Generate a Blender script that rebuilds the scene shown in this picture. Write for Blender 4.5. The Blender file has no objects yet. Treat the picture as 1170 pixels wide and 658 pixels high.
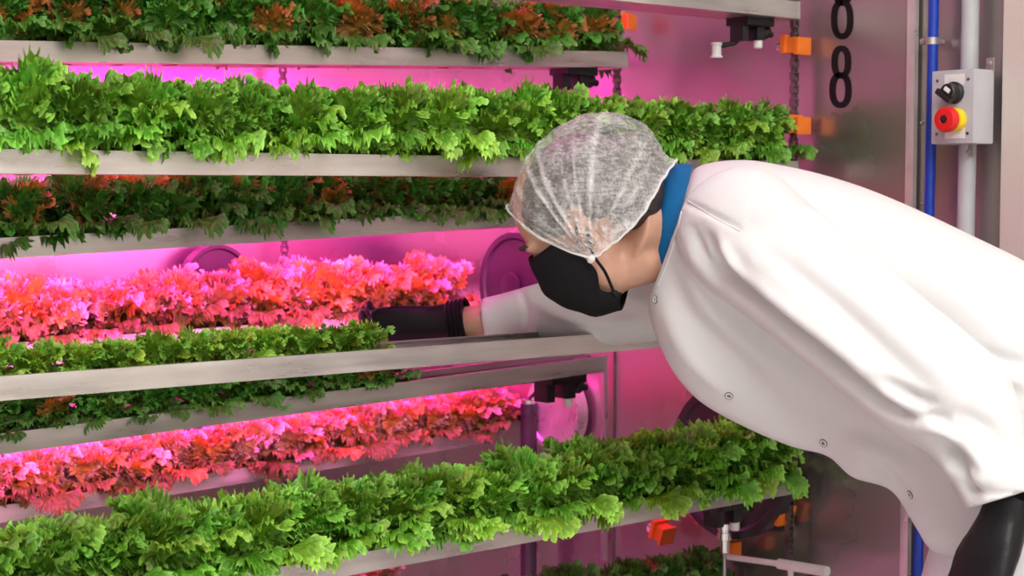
import bpy, bmesh, math, random
import numpy as np
from mathutils import Vector, Matrix
from mathutils.bvhtree import BVHTree

C = bpy.context.scene.collection
S = bpy.context.scene
PI = math.pi
random.seed(7)

# ------------------------------------------------------------------ camera
FPX = 1900.0
PHI = math.atan2(2252.0, FPX)
PITCH = math.radians(3.43)
HC = 1.2
CAM = Vector((0, 0, HC))
RT = Vector((math.sin(PHI), -math.cos(PHI), 0))
FW = Vector((math.cos(PHI) * math.cos(PITCH), math.sin(PHI) * math.cos(PITCH), -math.sin(PITCH)))
UP = RT.cross(FW)


def ray(px, py):
    return FW + RT * ((px - 585.0) / FPX) + UP * ((329.0 - py) / FPX)


def Q(px, py, d):
    return CAM + ray(px, py) * d


def PY(px, py, Y):
    r = ray(px, py)
    return CAM + r * (Y / r.y)


def PX(px, py, X):
    r = ray(px, py)
    return CAM + r * (X / r.x)


def proj(p):
    v = Vector(p) - CAM
    d = v.dot(FW)
    return 585 + FPX * v.dot(RT) / d, 329 - FPX * v.dot(UP) / d, d


cd = bpy.data.cameras.new('camera')
cam = bpy.data.objects.new('camera', cd)
C.objects.link(cam)
cd.sensor_width = 36
cd.lens = FPX / 1170 * 36
cd.clip_start = .05
m3 = Matrix((RT, UP, -FW)).transposed()
cam.matrix_world = Matrix.Translation(CAM) @ m3.to_4x4()
cd.dof.use_dof = True
cd.dof.focus_distance = 2.5
cd.dof.aperture_fstop = 8.0
S.camera = cam
S.view_settings.view_transform = 'Standard'
S.view_settings.look = 'None'
S.view_settings.gamma = 1
S.view_settings.use_curve_mapping = False
S.view_settings.exposure = 0.12

# ------------------------------------------------------------------ materials


def new_mat(name):
    m = bpy.data.materials.new(name)
    m.use_nodes = True
    return m, m.node_tree.nodes, m.node_tree.links, m.node_tree.nodes['Principled BSDF']


def N(nodes, t, **kw):
    n = nodes.new(t)
    for k, v in kw.items():
        setattr(n, k, v)
    return n


def mat(name, col, rough=.5, metal=0., spec=.5, noise=0., nscale=20., bump=0., bscale=60., stretch=None):
    m, ns, ln, b = new_mat(name)
    b.inputs['Base Color'].default_value = (*col, 1)
    b.inputs['Roughness'].default_value = rough
    b.inputs['Metallic'].default_value = metal
    b.inputs['Specular IOR Level'].default_value = spec
    tc = N(ns, 'ShaderNodeTexCoord')
    mp = N(ns, 'ShaderNodeMapping')
    ln.new(tc.outputs['Object'], mp.inputs['Vector'])
    if stretch:
        mp.inputs['Scale'].default_value = stretch
    if noise:
        t = N(ns, 'ShaderNodeTexNoise')
        t.inputs['Scale'].default_value = nscale
        t.inputs['Detail'].default_value = 5
        ln.new(mp.outputs[0], t.inputs['Vector'])
        r = N(ns, 'ShaderNodeMapRange')
        r.inputs['From Min'].default_value = .3
        r.inputs['From Max'].default_value = .7
        r.inputs['To Min'].default_value = 1 - noise
        r.inputs['To Max'].default_value = 1 + noise
        ln.new(t.outputs[0], r.inputs['Value'])
        mx = N(ns, 'ShaderNodeVectorMath', operation='SCALE')
        mx.inputs[0].default_value = col
        ln.new(r.outputs[0], mx.inputs['Scale'])
        ln.new(mx.outputs[0], b.inputs['Base Color'])
        r2 = N(ns, 'ShaderNodeMapRange')
        r2.inputs['From Min'].default_value = .3
        r2.inputs['From Max'].default_value = .7
        r2.inputs['To Min'].default_value = max(0, rough - .12)
        r2.inputs['To Max'].default_value = min(1, rough + .12)
        ln.new(t.outputs[0], r2.inputs['Value'])
        ln.new(r2.outputs[0], b.inputs['Roughness'])
    if bump:
        t2 = N(ns, 'ShaderNodeTexNoise')
        t2.inputs['Scale'].default_value = bscale
        t2.inputs['Detail'].default_value = 4
        ln.new(mp.outputs[0], t2.inputs['Vector'])
        bp = N(ns, 'ShaderNodeBump')
        bp.inputs['Strength'].default_value = bump
        bp.inputs['Distance'].default_value = .004
        ln.new(t2.outputs[0], bp.inputs['Height'])
        ln.new(bp.outputs[0], b.inputs['Normal'])
    return m


def leaf_mat(name, trans=.28, rough=.36):
    m, ns, ln, b = new_mat(name)
    at = N(ns, 'ShaderNodeAttribute', attribute_name='leafcol')
    oi = N(ns, 'ShaderNodeObjectInfo')
    tc = N(ns, 'ShaderNodeTexCoord')
    t = N(ns, 'ShaderNodeTexNoise')
    t.inputs['Scale'].default_value = 95
    t.inputs['Detail'].default_value = 4
    ln.new(tc.outputs['Object'], t.inputs['Vector'])
    r = N(ns, 'ShaderNodeMapRange')
    r.inputs['From Min'].default_value = .25
    r.inputs['From Max'].default_value = .75
    r.inputs['To Min'].default_value = .62
    r.inputs['To Max'].default_value = 1.38
    ln.new(t.outputs[0], r.inputs['Value'])
    r2 = N(ns, 'ShaderNodeMapRange')
    r2.inputs['To Min'].default_value = .85
    r2.inputs['To Max'].default_value = 1.15
    ln.new(oi.outputs['Random'], r2.inputs['Value'])
    mu = N(ns, 'ShaderNodeMath', operation='MULTIPLY')
    ln.new(r.outputs[0], mu.inputs[0])
    ln.new(r2.outputs[0], mu.inputs[1])
    sc = N(ns, 'ShaderNodeVectorMath', operation='SCALE')
    ln.new(at.outputs['Color'], sc.inputs[0])
    ln.new(mu.outputs[0], sc.inputs['Scale'])
    ln.new(sc.outputs[0], b.inputs['Base Color'])
    b.inputs['Roughness'].default_value = rough
    b.inputs['Specular IOR Level'].default_value = .45
    tl = N(ns, 'ShaderNodeBsdfTranslucent')
    ml = N(ns, 'ShaderNodeVectorMath', operation='MULTIPLY')
    ml.inputs[1].default_value = (1.25, 1.15, .6)
    ln.new(sc.outputs[0], ml.inputs[0])
    ln.new(ml.outputs[0], tl.inputs['Color'])
    mx = N(ns, 'ShaderNodeMixShader')
    mx.inputs[0].default_value = trans
    ln.new(b.outputs[0], mx.inputs[1])
    ln.new(tl.outputs[0], mx.inputs[2])
    bp = N(ns, 'ShaderNodeBump')
    bp.inputs['Strength'].default_value = .9
    bp.inputs['Distance'].default_value = .0045
    ln.new(t.outputs[0], bp.inputs['Height'])
    ln.new(bp.outputs[0], b.inputs['Normal'])
    ln.new(mx.outputs[0], ns['Material Output'].inputs['Surface'])
    return m


def emit_mat(name, col, strength):
    m, ns, ln, b = new_mat(name)
    b.inputs['Base Color'].default_value = (*col, 1)
    b.inputs['Emission Color'].default_value = (*col, 1)
    b.inputs['Emission Strength'].default_value = strength
    return m


def net_mat():
    m, ns, ln, b = new_mat('hairnet_gauze')
    b.inputs['Base Color'].default_value = (.86, .85, .84, 1)
    b.inputs['Roughness'].default_value = .8
    tc = N(ns, 'ShaderNodeTexCoord')
    facs = []
    for sc, st in ((70., (1, 1, 4)), (150., (3, 1, 1)), (28., (1, 1, 1))):
        mp = N(ns, 'ShaderNodeMapping')
        mp.inputs['Scale'].default_value = st
        mp.inputs['Rotation'].default_value = (.3 * sc, .7, .2 * sc)
        ln.new(tc.outputs['Object'], mp.inputs['Vector'])
        t = N(ns, 'ShaderNodeTexNoise')
        t.inputs['Scale'].default_value = sc
        t.inputs['Detail'].default_value = 5
        t.inputs['Roughness'].default_value = .7
        ln.new(mp.outputs[0], t.inputs['Vector'])
        facs.append(t)
    a = N(ns, 'ShaderNodeMath', operation='ADD')
    ln.new(facs[0].outputs[0], a.inputs[0])
    ln.new(facs[1].outputs[0], a.inputs[1])
    a2 = N(ns, 'ShaderNodeMath', operation='ADD')
    ln.new(a.outputs[0], a2.inputs[0])
    ln.new(facs[2].outputs[0], a2.inputs[1])
    r = N(ns, 'ShaderNodeMapRange')
    r.inputs['From Min'].default_value = 1.25
    r.inputs['From Max'].default_value = 1.85
    r.inputs['To Min'].default_value = .07
    r.inputs['To Max'].default_value = .56
    ln.new(a2.outputs[0], r.inputs['Value'])
    at = N(ns, 'ShaderNodeAttribute', attribute_name='crease')
    ad = N(ns, 'ShaderNodeMath', operation='ADD', use_clamp=True)
    ln.new(r.outputs[0], ad.inputs[0])
    ln.new(at.outputs['Fac'], ad.inputs[1])
    tr = N(ns, 'ShaderNodeBsdfTransparent')
    mx = N(ns, 'ShaderNodeMixShader')
    ln.new(ad.outputs[0], mx.inputs[0])
    ln.new(tr.outputs[0], mx.inputs[1])
    ln.new(b.outputs[0], mx.inputs[2])
    ln.new(mx.outputs[0], ns['Material Output'].inputs['Surface'])
    return m


M = dict(
    tray=mat('tray_metal', (.62, .60, .57), .36, .85, noise=.16, nscale=6, bump=.06, bscale=30, stretch=(1, 8, 8)),
    trayin=mat('tray_inner_board', (.10, .085, .075), .6, .1, noise=.3),
    plug=mat('grow_plug_sponge', (.42, .20, .11), .9, noise=.3, nscale=90, bump=.4),
    steel=mat('brushed_wall_steel', (.44, .40, .38), .30, .84, noise=.025, nscale=2.5),
    beige=mat('beige_wall_panel', (.66, .58, .53), .5, .15, noise=.05, nscale=3),
    trim=mat('pale_steel_trim', (.72, .69, .66), .35, .6, noise=.08),
    rail=mat('grey_rail', (.5, .48, .47), .35, .8, noise=.1),
    chain=mat('chain_steel', (.22, .20, .19), .38, .9, noise=.2),
    black=mat('black_plastic', (.012, .012, .013), .4, noise=.2),
    wheel=mat('dark_wheel_plastic', (.045, .035, .045), .36, .1, noise=.25, nscale=8),
    orange=mat('orange_plastic', (.95, .22, .02), .42, noise=.06),
    chrome=mat('bright_steel', (.8, .79, .77), .2, 1.),
    white=mat('white_plastic', (.8, .79, .77), .4, noise=.03),
    numeral=mat('black_vinyl', (.008, .007, .008), .55, spec=.25, noise=.1),
    blue=mat('blue_hose', (.004, .045, .42), .38, noise=.08),
    conduit=mat('grey_conduit', (.46, .47, .49), .42, noise=.05),
    box=mat('grey_box_plastic', (.48, .48, .51), .45, noise=.04),
    red=mat('red_button', (.72, .012, .012), .35, noise=.05),
    yellow=mat('yellow_ring', (.9, .62, .01), .4, noise=.05),
    floor=mat('floor_epoxy', (.62, .61, .60), .35, noise=.08, nscale=4),
    wallw=mat('white_wall', (.74, .73, .71), .6, noise=.03, nscale=3),
    skin=mat('skin', (.64, .36, .25), .48, noise=.08, nscale=30, bump=.08, bscale=200),
    hair=mat('dark_hair', (.050, .034, .026), .45, noise=.4, nscale=60, bump=.6, bscale=90, stretch=(1, 6, 6)),
    coat=mat('white_coat_cloth', (.70, .695, .695), .8, spec=.2, noise=.02, nscale=6, bump=.07, bscale=320),
    trouser=mat('white_trouser_cloth', (.74, .74, .76), .8, spec=.2, noise=.03, bump=.1, bscale=200),
    shirt=mat('blue_collar_cloth', (.006, .115, .30), .75, spec=.2, noise=.12, nscale=80, bump=.1, bscale=300),
    mask=mat('black_mask_cloth', (.008, .008, .009), .8, spec=.2, noise=.2, nscale=120, bump=.12, bscale=300),
    glove=mat('black_nitrile', (.010, .010, .011), .42, spec=.2, noise=.2, bump=.35, bscale=55),
    shoe=mat('white_clog', (.7, .7, .7), .5, noise=.04),
    leaf=leaf_mat('lettuce_leaf'),
    net=net_mat(),
    led=emit_mat('pink_diodes', (1, .03, .55), 10),
    lamp=emit_mat('ceiling_lamp_panel', (1, .97, .93), 4),
)

# ------------------------------------------------------------------ mesh helpers


class MB:
    def __init__(s):
        s.v = []
        s.f = []

    def add(s, vs, fs):
        o = len(s.v)
        s.v += [tuple(v) for v in vs]
        s.f += [tuple(i + o for i in f) for f in fs]

    def box(s, c, d, R=None, bev=0.):
        bm = bmesh.new()
        bmesh.ops.create_cube(bm, size=1)
        for v in bm.verts:
            v.co = Vector((v.co.x * d[0], v.co.y * d[1], v.co.z * d[2]))
        if bev:
            bmesh.ops.bevel(bm, geom=bm.edges[:], offset=bev, segments=2, affect='EDGES', profile=.7)
        M4 = Matrix.Translation(c) @ (R.to_4x4() if R else Matrix())
        s.add([M4 @ v.co for v in bm.verts], [[v.index for v in f.verts] for f in bm.faces])
        bm.free()

    def tube(s, pts, rad, n=14, cap=True, flat=1., ref=None):
        pts = [Vector(p) for p in pts]
        if not isinstance(rad, (list, tuple)):
            rad = [rad] * len(pts)
        rings = []
        t0 = (pts[1] - pts[0]).normalized()
        r0 = ref or (Vector((0, 0, 1)) if abs(t0.z) < .9 else Vector((0, 1, 0)))
        u = t0.cross(r0).normalized()
        for i, p in enumerate(pts):
            t = (pts[min(i + 1, len(pts) - 1)] - pts[max(i - 1, 0)]).normalized()
            u = (u - t * u.dot(t)).normalized()
            w = t.cross(u)
            rings.append([p + (u * math.cos(a) + w * math.sin(a) * flat) * rad[i] for a in [2 * PI * k / n for k in range(n)]])
        s.loft(rings, cap)

    def loft(s, rings, cap=True, closed=True):
        n = len(rings[0])
        vs = [v for r in rings for v in r]
        fs = []
        for i in range(len(rings) - 1):
            for j in range(n if closed else n - 1):
                a, b = i * n + j, i * n + (j + 1) % n
                fs.append((a, b, b + n, a + n))
        if cap:
            fs.append(tuple(range(n - 1, -1, -1)))
            fs.append(tuple((len(rings) - 1) * n + k for k in range(n)))
        s.add(vs, fs)

    def lathe(s, o, axis, prof, n=24):
        """prof: list of (radius, height along axis)"""
        axis = Vector(axis).normalized()
        u = axis.orthogonal().normalized()
        w = axis.cross(u)
        rings = [[Vector(o) + axis * h + (u * math.cos(2 * PI * k / n) + w * math.sin(2 * PI * k / n)) * max(r, 1e-5) for k in range(n)] for r, h in prof]
        s.loft(rings, True)

    def ell(s, c, r, R=None, n=20):
        bm = bmesh.new()
        bmesh.ops.create_uvsphere(bm, u_segments=n, v_segments=n // 2 + 2, radius=1)
        vs = []
        for v in bm.verts:
            p = Vector((v.co.x * r[0], v.co.y * r[1], v.co.z * r[2]))
            vs.append((R @ p if R else p) + Vector(c))
        s.add(vs, [[v.index for v in f.verts] for f in bm.faces])
        bm.free()

    def grid(s, P):
        n, m = len(P), len(P[0])
        s.add([p for r in P for p in r], [(i * m + j, i * m + j + 1, (i + 1) * m + j + 1, (i + 1) * m + j) for i in range(n - 1) for j in range(m - 1)])

    def mesh(s, name, origin=Vector((0, 0, 0)), smooth=True, angle=40):
        me = bpy.data.meshes.new(name)
        o = Vector(origin)
        me.from_pydata([(v[0] - o.x, v[1] - o.y, v[2] - o.z) for v in s.v], [], s.f)
        bm = bmesh.new()
        bm.from_mesh(me)
        bmesh.ops.recalc_face_normals(bm, faces=bm.faces)
        if smooth:
            for f in bm.faces:
                f.smooth = True
            la = math.radians(angle)
            for e in bm.edges:
                if len(e.link_faces) == 2 and e.calc_face_angle(0) > la:
                    e.smooth = False
        bm.to_mesh(me)
        bm.free()
        return me

    def build(s, name, m, parent=None, origin=None, smooth=True, angle=40):
        top = parent
        while top is not None and top.parent:
            top = top.parent
        if parent is not None:
            o = Vector(top.location)
        else:
            o = Vector(origin) if origin is not None else Vector((0, 0, 0))
        ob = bpy.data.objects.new(name, s.mesh(name, o, smooth, angle))
        ob.data.materials.append(m)
        C.objects.link(ob)
        if parent is not None:
            ob.parent = parent
        else:
            ob.location = o
        return ob


def remesh(mb, vox, smooth_it=6):
    me = mb.mesh('tmp')
    ob = bpy.data.objects.new('tmp', me)
    C.objects.link(ob)
    r = ob.modifiers.new('r', 'REMESH')
    r.mode = 'VOXEL'
    r.voxel_size = vox
    r.use_smooth_shade = True
    if smooth_it:
        sm = ob.modifiers.new('s', 'SMOOTH')
        sm.factor = .5
        sm.iterations = smooth_it
    dg = bpy.context.evaluated_depsgraph_get()
    dg.update()
    e = ob.evaluated_get(dg)
    out = bpy.data.meshes.new_from_object(e)
    bpy.data.objects.remove(ob)
    bpy.data.meshes.remove(me)
    return out


def mesh_obj(name, me, m, parent=None, origin=None):
    top = parent
    while top is not None and top.parent:
        top = top.parent
    o = Vector(top.location) if top is not None else Vector(origin or (0, 0, 0))
    me.transform(Matrix.Translation(-o))
    for p in me.polygons:
        p.use_smooth = True
    me.materials.clear()
    me.materials.append(m)
    ob = bpy.data.objects.new(name, me)
    C.objects.link(ob)
    if parent is not None:
        ob.parent = parent
    else:
        ob.location = o
    return ob


def tag(o, label, cat, group=None):
    o['label'] = label
    o['category'] = cat
    if group:
        o['group'] = group
    return o


def empty(name, loc, label, cat, group=None):
    o = bpy.data.objects.new(name, None)
    o.empty_display_size = .05
    C.objects.link(o)
    o.location = loc
    return tag(o, label, cat, group)


def struct(o):
    o['kind'] = 'structure'
    return o


def spl(tab, n):
    """Catmull-Rom resample of a list of tuples"""
    P = [Vector(p) for p in tab]
    out = []
    for i in range(n):
        x = i / (n - 1) * (len(P) - 1)
        k = min(int(x), len(P) - 2)
        t = x - k
        p0, p1, p2, p3 = P[max(k - 1, 0)], P[k], P[k + 1], P[min(k + 2, len(P) - 1)]
        out.append(.5 * ((2 * p1) + (p2 - p0) * t + (2 * p0 - 5 * p1 + 4 * p2 - p3) * t * t + (3 * p1 - p0 - 3 * p2 + p3) * t ** 3))
    return out


# ------------------------------------------------------------------ room
D = 2.071
R1, R2, R3 = D, D * 1.183, D * 1.417
XW = 2.53            # end wall
YB = 3.26            # back wall of the grow room
ZC = 2.75
XL, YF = -1.7, -1.9


def slab(name, c, d, m):
    mb = MB()
    mb.box(c, d)
    return struct(mb.build(name, m, smooth=False))


slab('floor', (.5, .7, -.05), (4.6, 5.4, .1), M['floor'])
slab('ceiling', (.5, .7, ZC + .05), (4.6, 5.4, .1), M['wallw'])
slab('wall_back', (.5, YB + .05, ZC / 2), (4.6, .1, ZC), M['steel'])
slab('wall_left', (XL - .05, .7, ZC / 2), (.1, 5.4, ZC), M['wallw'])
slab('wall_front', (.5, YF - .05, ZC / 2), (4.6, .1, ZC), M['wallw'])
# end wall: steel panel with numerals, then service panel, then beige panel
ye = PX(1040, 300, XW).y
yb = PX(1143, 230, XW - .02).y
w = MB()
w.box((XW + .05, (ye + YB) / 2, ZC / 2), (.1, YB - ye, ZC))
wall_right = struct(w.build('wall_right', M['steel'], smooth=False))
w = MB()
w.box((XW + .06, (ye + yb) / 2 - .0, ZC / 2), (.1, ye - yb + .002, ZC))
struct(w.build('wall_service', M['steel'], smooth=False))
w = MB()
w.box((XW + .03, (yb + YF) / 2, ZC / 2), (.1, yb - YF, ZC))
struct(w.build('wall_near', M['beige'], smooth=False))
w = MB()
w.box((XW - .002, ye, ZC / 2), (.012, .018, ZC), bev=.002)
struct(w.build('trim_1', M['trim']))
w = MB()
ys = PX(703, 450, XW).y
w.box((XW - .001, ys, ZC / 2), (.006, .004, ZC))
struct(w.build('trim_2', M['chain'], smooth=False))


def numeral(cx1, cy1, w1, h1, cx2, cy2, w2, h2, th):
    """two stacked rings on the end wall"""
    mb = MB()
    for cx, cy, ww, hh in ((cx1, cy1, w1, h1), (cx2, cy2, w2, h2)):
        o, i = [], []
        n = 40
        for k in range(n):
            a = 2 * PI * k / n
            ca, sa = [math.copysign(abs(q_) ** .86, q_) for q_ in (math.cos(a), math.sin(a))]
            o.append(PX(cx + ca * ww / 2, cy + sa * hh / 2, XW))
            i.append(PX(cx + ca * (ww / 2 - th), cy + sa * (hh / 2 - th * .95), XW))
        off = Vector((-.0012, 0, 0))
        vs = [p + off for p in o] + [p + off for p in i] + o + i
        fs = []
        for k in range(n):
            l = (k + 1) % n
            fs += [(k, l, n + l, n + k), (k, 2 * n + k, 2 * n + l, l), (n + k, n + l, 3 * n + l, 3 * n + k)]
        mb.add(vs, fs)
    return mb


for args in ((963, -12, 23, 38, 962.5, 22, 25.5, 46, 7.2), (961.5, 71, 22.5, 38, 960.5, 103, 25.5, 41, 7.2)):
    o = numeral(*args).build('numeral', M['numeral'], wall_right, smooth=False)
    o['label'] = 'black vinyl figure eight'

# ------------------------------------------------------------------ lettuce


def lettuce_mesh(kind, seed):
    rng = np.random.default_rng(seed)
    nl = dict(green=42, young=24, bronze=36, deep=32, red=36)[kind]
    sz = dict(green=.95, young=.60, bronze=.95, deep=.9, red=1.0)[kind]
    ns, nt = 11, 281
    s = np.linspace(.01, 1, ns)[:, None] ** .55 * np.ones((1, nt))
    al = np.ones((ns, 1)) * np.linspace(-2.85, 2.85, nt)[None, :]
    V, F, COL = [], [], []
    base = 0
    for k in range(nl):
        f = k / (nl - 1)
        az = k * 2.39996 + rng.uniform(-.35, .35)
        th0 = math.radians(88 - 36 * f ** 1.1 - (24 if f > .84 else 0) + rng.uniform(-8, 8))
        L = sz * (.080 + .030 * f ** .7) * rng.uniform(.82, 1.18)
        W = L * rng.uniform(.32, .42)
        bend = (.10 + .62 * f ** 1.6) * rng.uniform(.5, 1.35) + (.15 if f > .86 else 0)
        ph = rng.uniform(0, 6.28, 8)
        # outline: a broad fan about a point on the midrib, narrowing to the base
        ca_ = np.cos(al)
        tip = np.where(ca_ > 0, .46 * L, .50 * L)
        R = 1 / np.sqrt((ca_ / tip) ** 2 + (np.sin(al) / W) ** 2)
        R = R * np.where(ca_ < 0, 1 - .45 * np.abs(np.sin(2 * al)) ** 1.2, 1)
        n1 = rng.uniform(32, 41) * (.5 + .5 * L / .1)          # frills per radian
        warp = al + .10 * np.sin(3.1 * al + ph[0]) + .05 * np.sin(7.7 * al + ph[1])
        m1, m2, m3 = s ** 2.2, s ** 5, s ** 9
        lob = np.abs(np.sin(n1 * .95 * warp + ph[2])) - .55 + .5 * np.sin(n1 * .19 * warp + ph[3]) + .25 * np.sin(n1 * 2.1 * warp + ph[4])
        R = R * (1 + s ** 5 * .09 * lob)
        a_l = .50 * L + s * R * ca_
        b_l = s * R * np.sin(al)
        amp = sz * rng.uniform(.8, 1.25)
        ruf = amp * (.0060 * m1 * np.sin(n1 * .21 * warp + ph[5]) + .0040 * m2 * np.sin(n1 * 1.05 * warp + ph[6]) + .0022 * m3 * np.sin(n1 * 2.05 * warp + ph[7]))
        swl = amp * (.0044 * m2 * np.cos(n1 * 1.05 * warp + ph[6] + .5) + .0022 * m3 * np.cos(n1 * 2.05 * warp + ph[0]))
        blis = sz * .0016 * (np.sin(190 * a_l + ph[1]) * np.sin(170 * b_l + ph[2]) + .7 * np.sin(330 * a_l + ph[3]) * np.sin(300 * b_l + ph[4])) * (s > .1)
        u = np.linspace(0, 1, 40)
        ang = th0 - bend * u ** 1.8 * 1.5
        rr = np.concatenate([[0], np.cumsum(np.cos(ang[:-1]))]) / 39 * L + .006
        zz = np.concatenate([[0], np.cumsum(np.sin(ang[:-1]))]) / 39 * L
        se = a_l / L
        sc = np.clip(se, 0, 1)
        r_ = np.interp(sc, u, rr) + (se - sc) * L * np.cos(ang[-1])
        z_ = np.interp(sc, u, zz) + (se - sc) * L * np.sin(ang[-1])
        a_ = np.interp(sc, u, ang)
        cup = .9 * b_l ** 2 / W * .5 * (1 - .8 * f)
        roll = -sz * .005 * s ** 6 * (.4 + f)                        # the frill turns outward
        nrm = ruf + cup + roll + blis
        X = r_ - np.sin(a_) * nrm + np.cos(a_) * swl * ca_
        Z = z_ + np.cos(a_) * nrm + np.sin(a_) * swl * ca_
        Y = b_l + swl * np.sin(al)
        ca, sa = math.cos(az), math.sin(az)
        V.append(np.stack([X * ca - Y * sa, X * sa + Y * ca, Z], -1).reshape(-1, 3))
        idx = (np.arange(ns - 1)[:, None] * nt + np.arange(nt - 1)[None, :]).reshape(-1) + base
        F.append(np.stack([idx, idx + 1, idx + nt + 1, idx + nt], -1))
        base += ns * nt
        margin = s ** 6
        t = b_l / W
        # leaf colour: pale rib and base, deeper blade; paler frill holds painted highlights
        rib = np.exp(-(t / .10) ** 2) * np.clip(1.1 - se, 0, 1)
        pale = np.clip(np.clip(.75 - se * 1.3, 0, 1) + rib * .6, 0, 1)[..., None]
        mg = (margin ** 1.6)[..., None]
        v = rng.uniform(.75, 1.25)
        if kind in ('green', 'young'):
            yl = rng.uniform(.8, 1.7) * (1.35 if kind == 'young' else 1)
            blade = np.array([.098 * yl, .31, .018]) * v
            tip = np.array([.33 * yl ** .5, .72, .11]) * v
            pl = np.array([.25, .42, .06])
        elif kind in ('bronze', 'deep'):
            if f < .84 and rng.random() < (.24 if kind == 'bronze' else .03):  # orange leaves: pink light from behind put into the leaf colour
                blade = np.array([.52, .25, .04]) * v
                tip = np.array([.62, .30, .12]) * v
                pl = np.array([.48, .34, .08])
            else:
                blade = np.array([.055, .23, .022]) * v
                tip = np.array([.12, .44, .06]) * v
                pl = np.array([.24, .30, .05])
        else:
            q = rng.random()
            if f > .86:
                blade = np.array([.12, .17, .03]) * v
                tip = np.array([.26, .20, .06]) * v
            elif q < .3:
                blade = np.array([.62, .30, .05]) * v
                tip = np.array([.72, .36, .14]) * v
            else:
                blade = np.array([.46, .27, .12]) * v
                tip = np.array([.82, .62, .60]) * v
            pl = np.array([.40, .32, .08])
        c = blade * (1 - mg) + tip * mg
        c = c * (1 - pale) + pl * pale
        COL.append(np.concatenate([np.clip(c, 0, .9), np.ones((ns, nt, 1))], -1).reshape(-1, 4))
    V = np.concatenate(V)
    F = np.concatenate(F)
    COL = np.concatenate(COL)
    V[:, 2] = np.maximum(V[:, 2], -.045)
    me = bpy.data.meshes.new('lettuce_' + kind)
    me.vertices.add(len(V))
    me.vertices.foreach_set('co', V.astype(np.float32).ravel())
    me.loops.add(F.size)
    me.loops.foreach_set('vertex_index', F.astype(np.int32).ravel())
    me.polygons.add(len(F))
    me.polygons.foreach_set('loop_start', np.arange(0, F.size, 4, dtype=np.int32))
    me.polygons.foreach_set('use_smooth', np.ones(len(F), dtype=bool))
    me.update(calc_edges=True)
    a = me.color_attributes.new('leafcol', 'FLOAT_COLOR', 'POINT')
    a.data.foreach_set('color', COL.astype(np.float32).ravel())
    me.materials.append(M['leaf'])
    return me


NV = dict(green=5, young=2, bronze=4, deep=3, red=4)
LET = {k: [lettuce_mesh(k, 100 * i + 11 * len(k)) for i in range(n)] for k, n in NV.items()}
pm = MB()
pm.lathe((0, 0, -.012), (0, 0, 1), [(.012, 0), (.016, .003), (.017, .016), (.013, .020)], 12)
PLUG = pm.mesh('grow_plug')
PLUG.materials.append(M['plug'])
proto = {}
for k in NV:
    for me in LET[k]:
        o = bpy.data.objects.new('lettuce', me)
        g = bpy.data.objects.new('grow_plug', PLUG)
        g.parent = o
        proto[me.name] = (o, g)
used = set()


def place_lettuce(kind, loc, rz, sc, label, group, zs=1.):
    me = random.choice(LET[kind])
    o0, g0 = proto[me.name]
    if me.name not in used:
        used.add(me.name)
        o, g = o0, g0
    else:
        o, g = o0.copy(), g0.copy()
        g.parent = o
    C.objects.link(o)
    C.objects.link(g)
    o.location = loc
    o.rotation_euler = (random.uniform(-.1, .1), random.uniform(-.1, .1), rz)
    o.scale = (sc * random.uniform(.93, 1.07), sc * random.uniform(.93, 1.07), sc * zs * random.uniform(.92, 1.10))
    return tag(o, label, 'lettuce', group)


ORD = 'first second third fourth fifth sixth seventh eighth ninth tenth eleventh twelfth thirteenth fourteenth fifteenth sixteenth seventeenth eighteenth nineteenth twentieth twenty-first twenty-second'.split()

# ------------------------------------------------------------------ trays
TD, TH = .105, .032       # depth and height of a channel


def tray(Y, pL, pR, label):
    A, B = PY(*pL, Y), PY(*pR, Y)
    d = (B - A).normalized()
    A = B - d * ((B.x - .32) / d.x)
    n = Vector((0, 1, 0))
    u = n.cross(d) * -1 if n.cross(d).z < 0 else n.cross(d)
    root = empty('grow_tray', B + n * TD / 2 - u * TH, label, 'tray', 'metal grow trays')
    # open channel with rolled lips
    t = .0025
    prof = [(0, 0), (0, -TH), (TD, -TH), (TD, 0), (TD - .007, 0), (TD - .007, -t), (TD - t, -t), (TD - t, -TH + t), (t, -TH + t), (t, -t), (.007, -t), (.007, 0)]
    mb = MB()
    mb.loft([[p + n * y + u * z for y, z in prof] for p in (A, B)])
    mb.build('channel', M['tray'], root, smooth=False)
    mb = MB()
    mb.loft([[p + n * y + u * z for y, z in ((.004, -.012), (TD - .004, -.012), (TD - .004, -.016), (.004, -.016))] for p in (A, B - d * .004)])
    mb.build('planting_board', M['trayin'], root, smooth=False)
    mb = MB()
    mb.loft([[p + n * y + u * z for y, z in ((-.001, .001), (TD + .001, .001), (TD + .001, -TH - .001), (-.001, -TH - .001))] for p in (B - d * .001, B + d * .003)])
    mb.build('end_cap', M['tray'], root, smooth=False)
    return dict(A=A, B=B, d=d, u=u, n=n, root=root, Y=Y)


def plant(T, kind, px0, px1, pitch, sc, lab, where, group, back=.0, zs=1.2):
    """heads along a tray from px0 (right) to px1 (left)"""
    Y = T['Y'] + TD / 2
    X0 = PY(px0, 300, Y).x
    X1 = PY(px1, 300, Y).x
    x, i = X0, 0
    while x > X1 and x > .36:
        p = T['B'] + T['d'] * ((x - T['B'].x) / T['d'].x) + T['n'] * (TD / 2 + back + random.uniform(-.006, .010)) - T['u'] * .016
        place_lettuce(kind, p, random.uniform(0, 6.28), sc, lab + ', ' + ORD[i] + ' ' + where, group, zs)
        i += 1
        x -= pitch * random.uniform(.92, 1.08)


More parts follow.
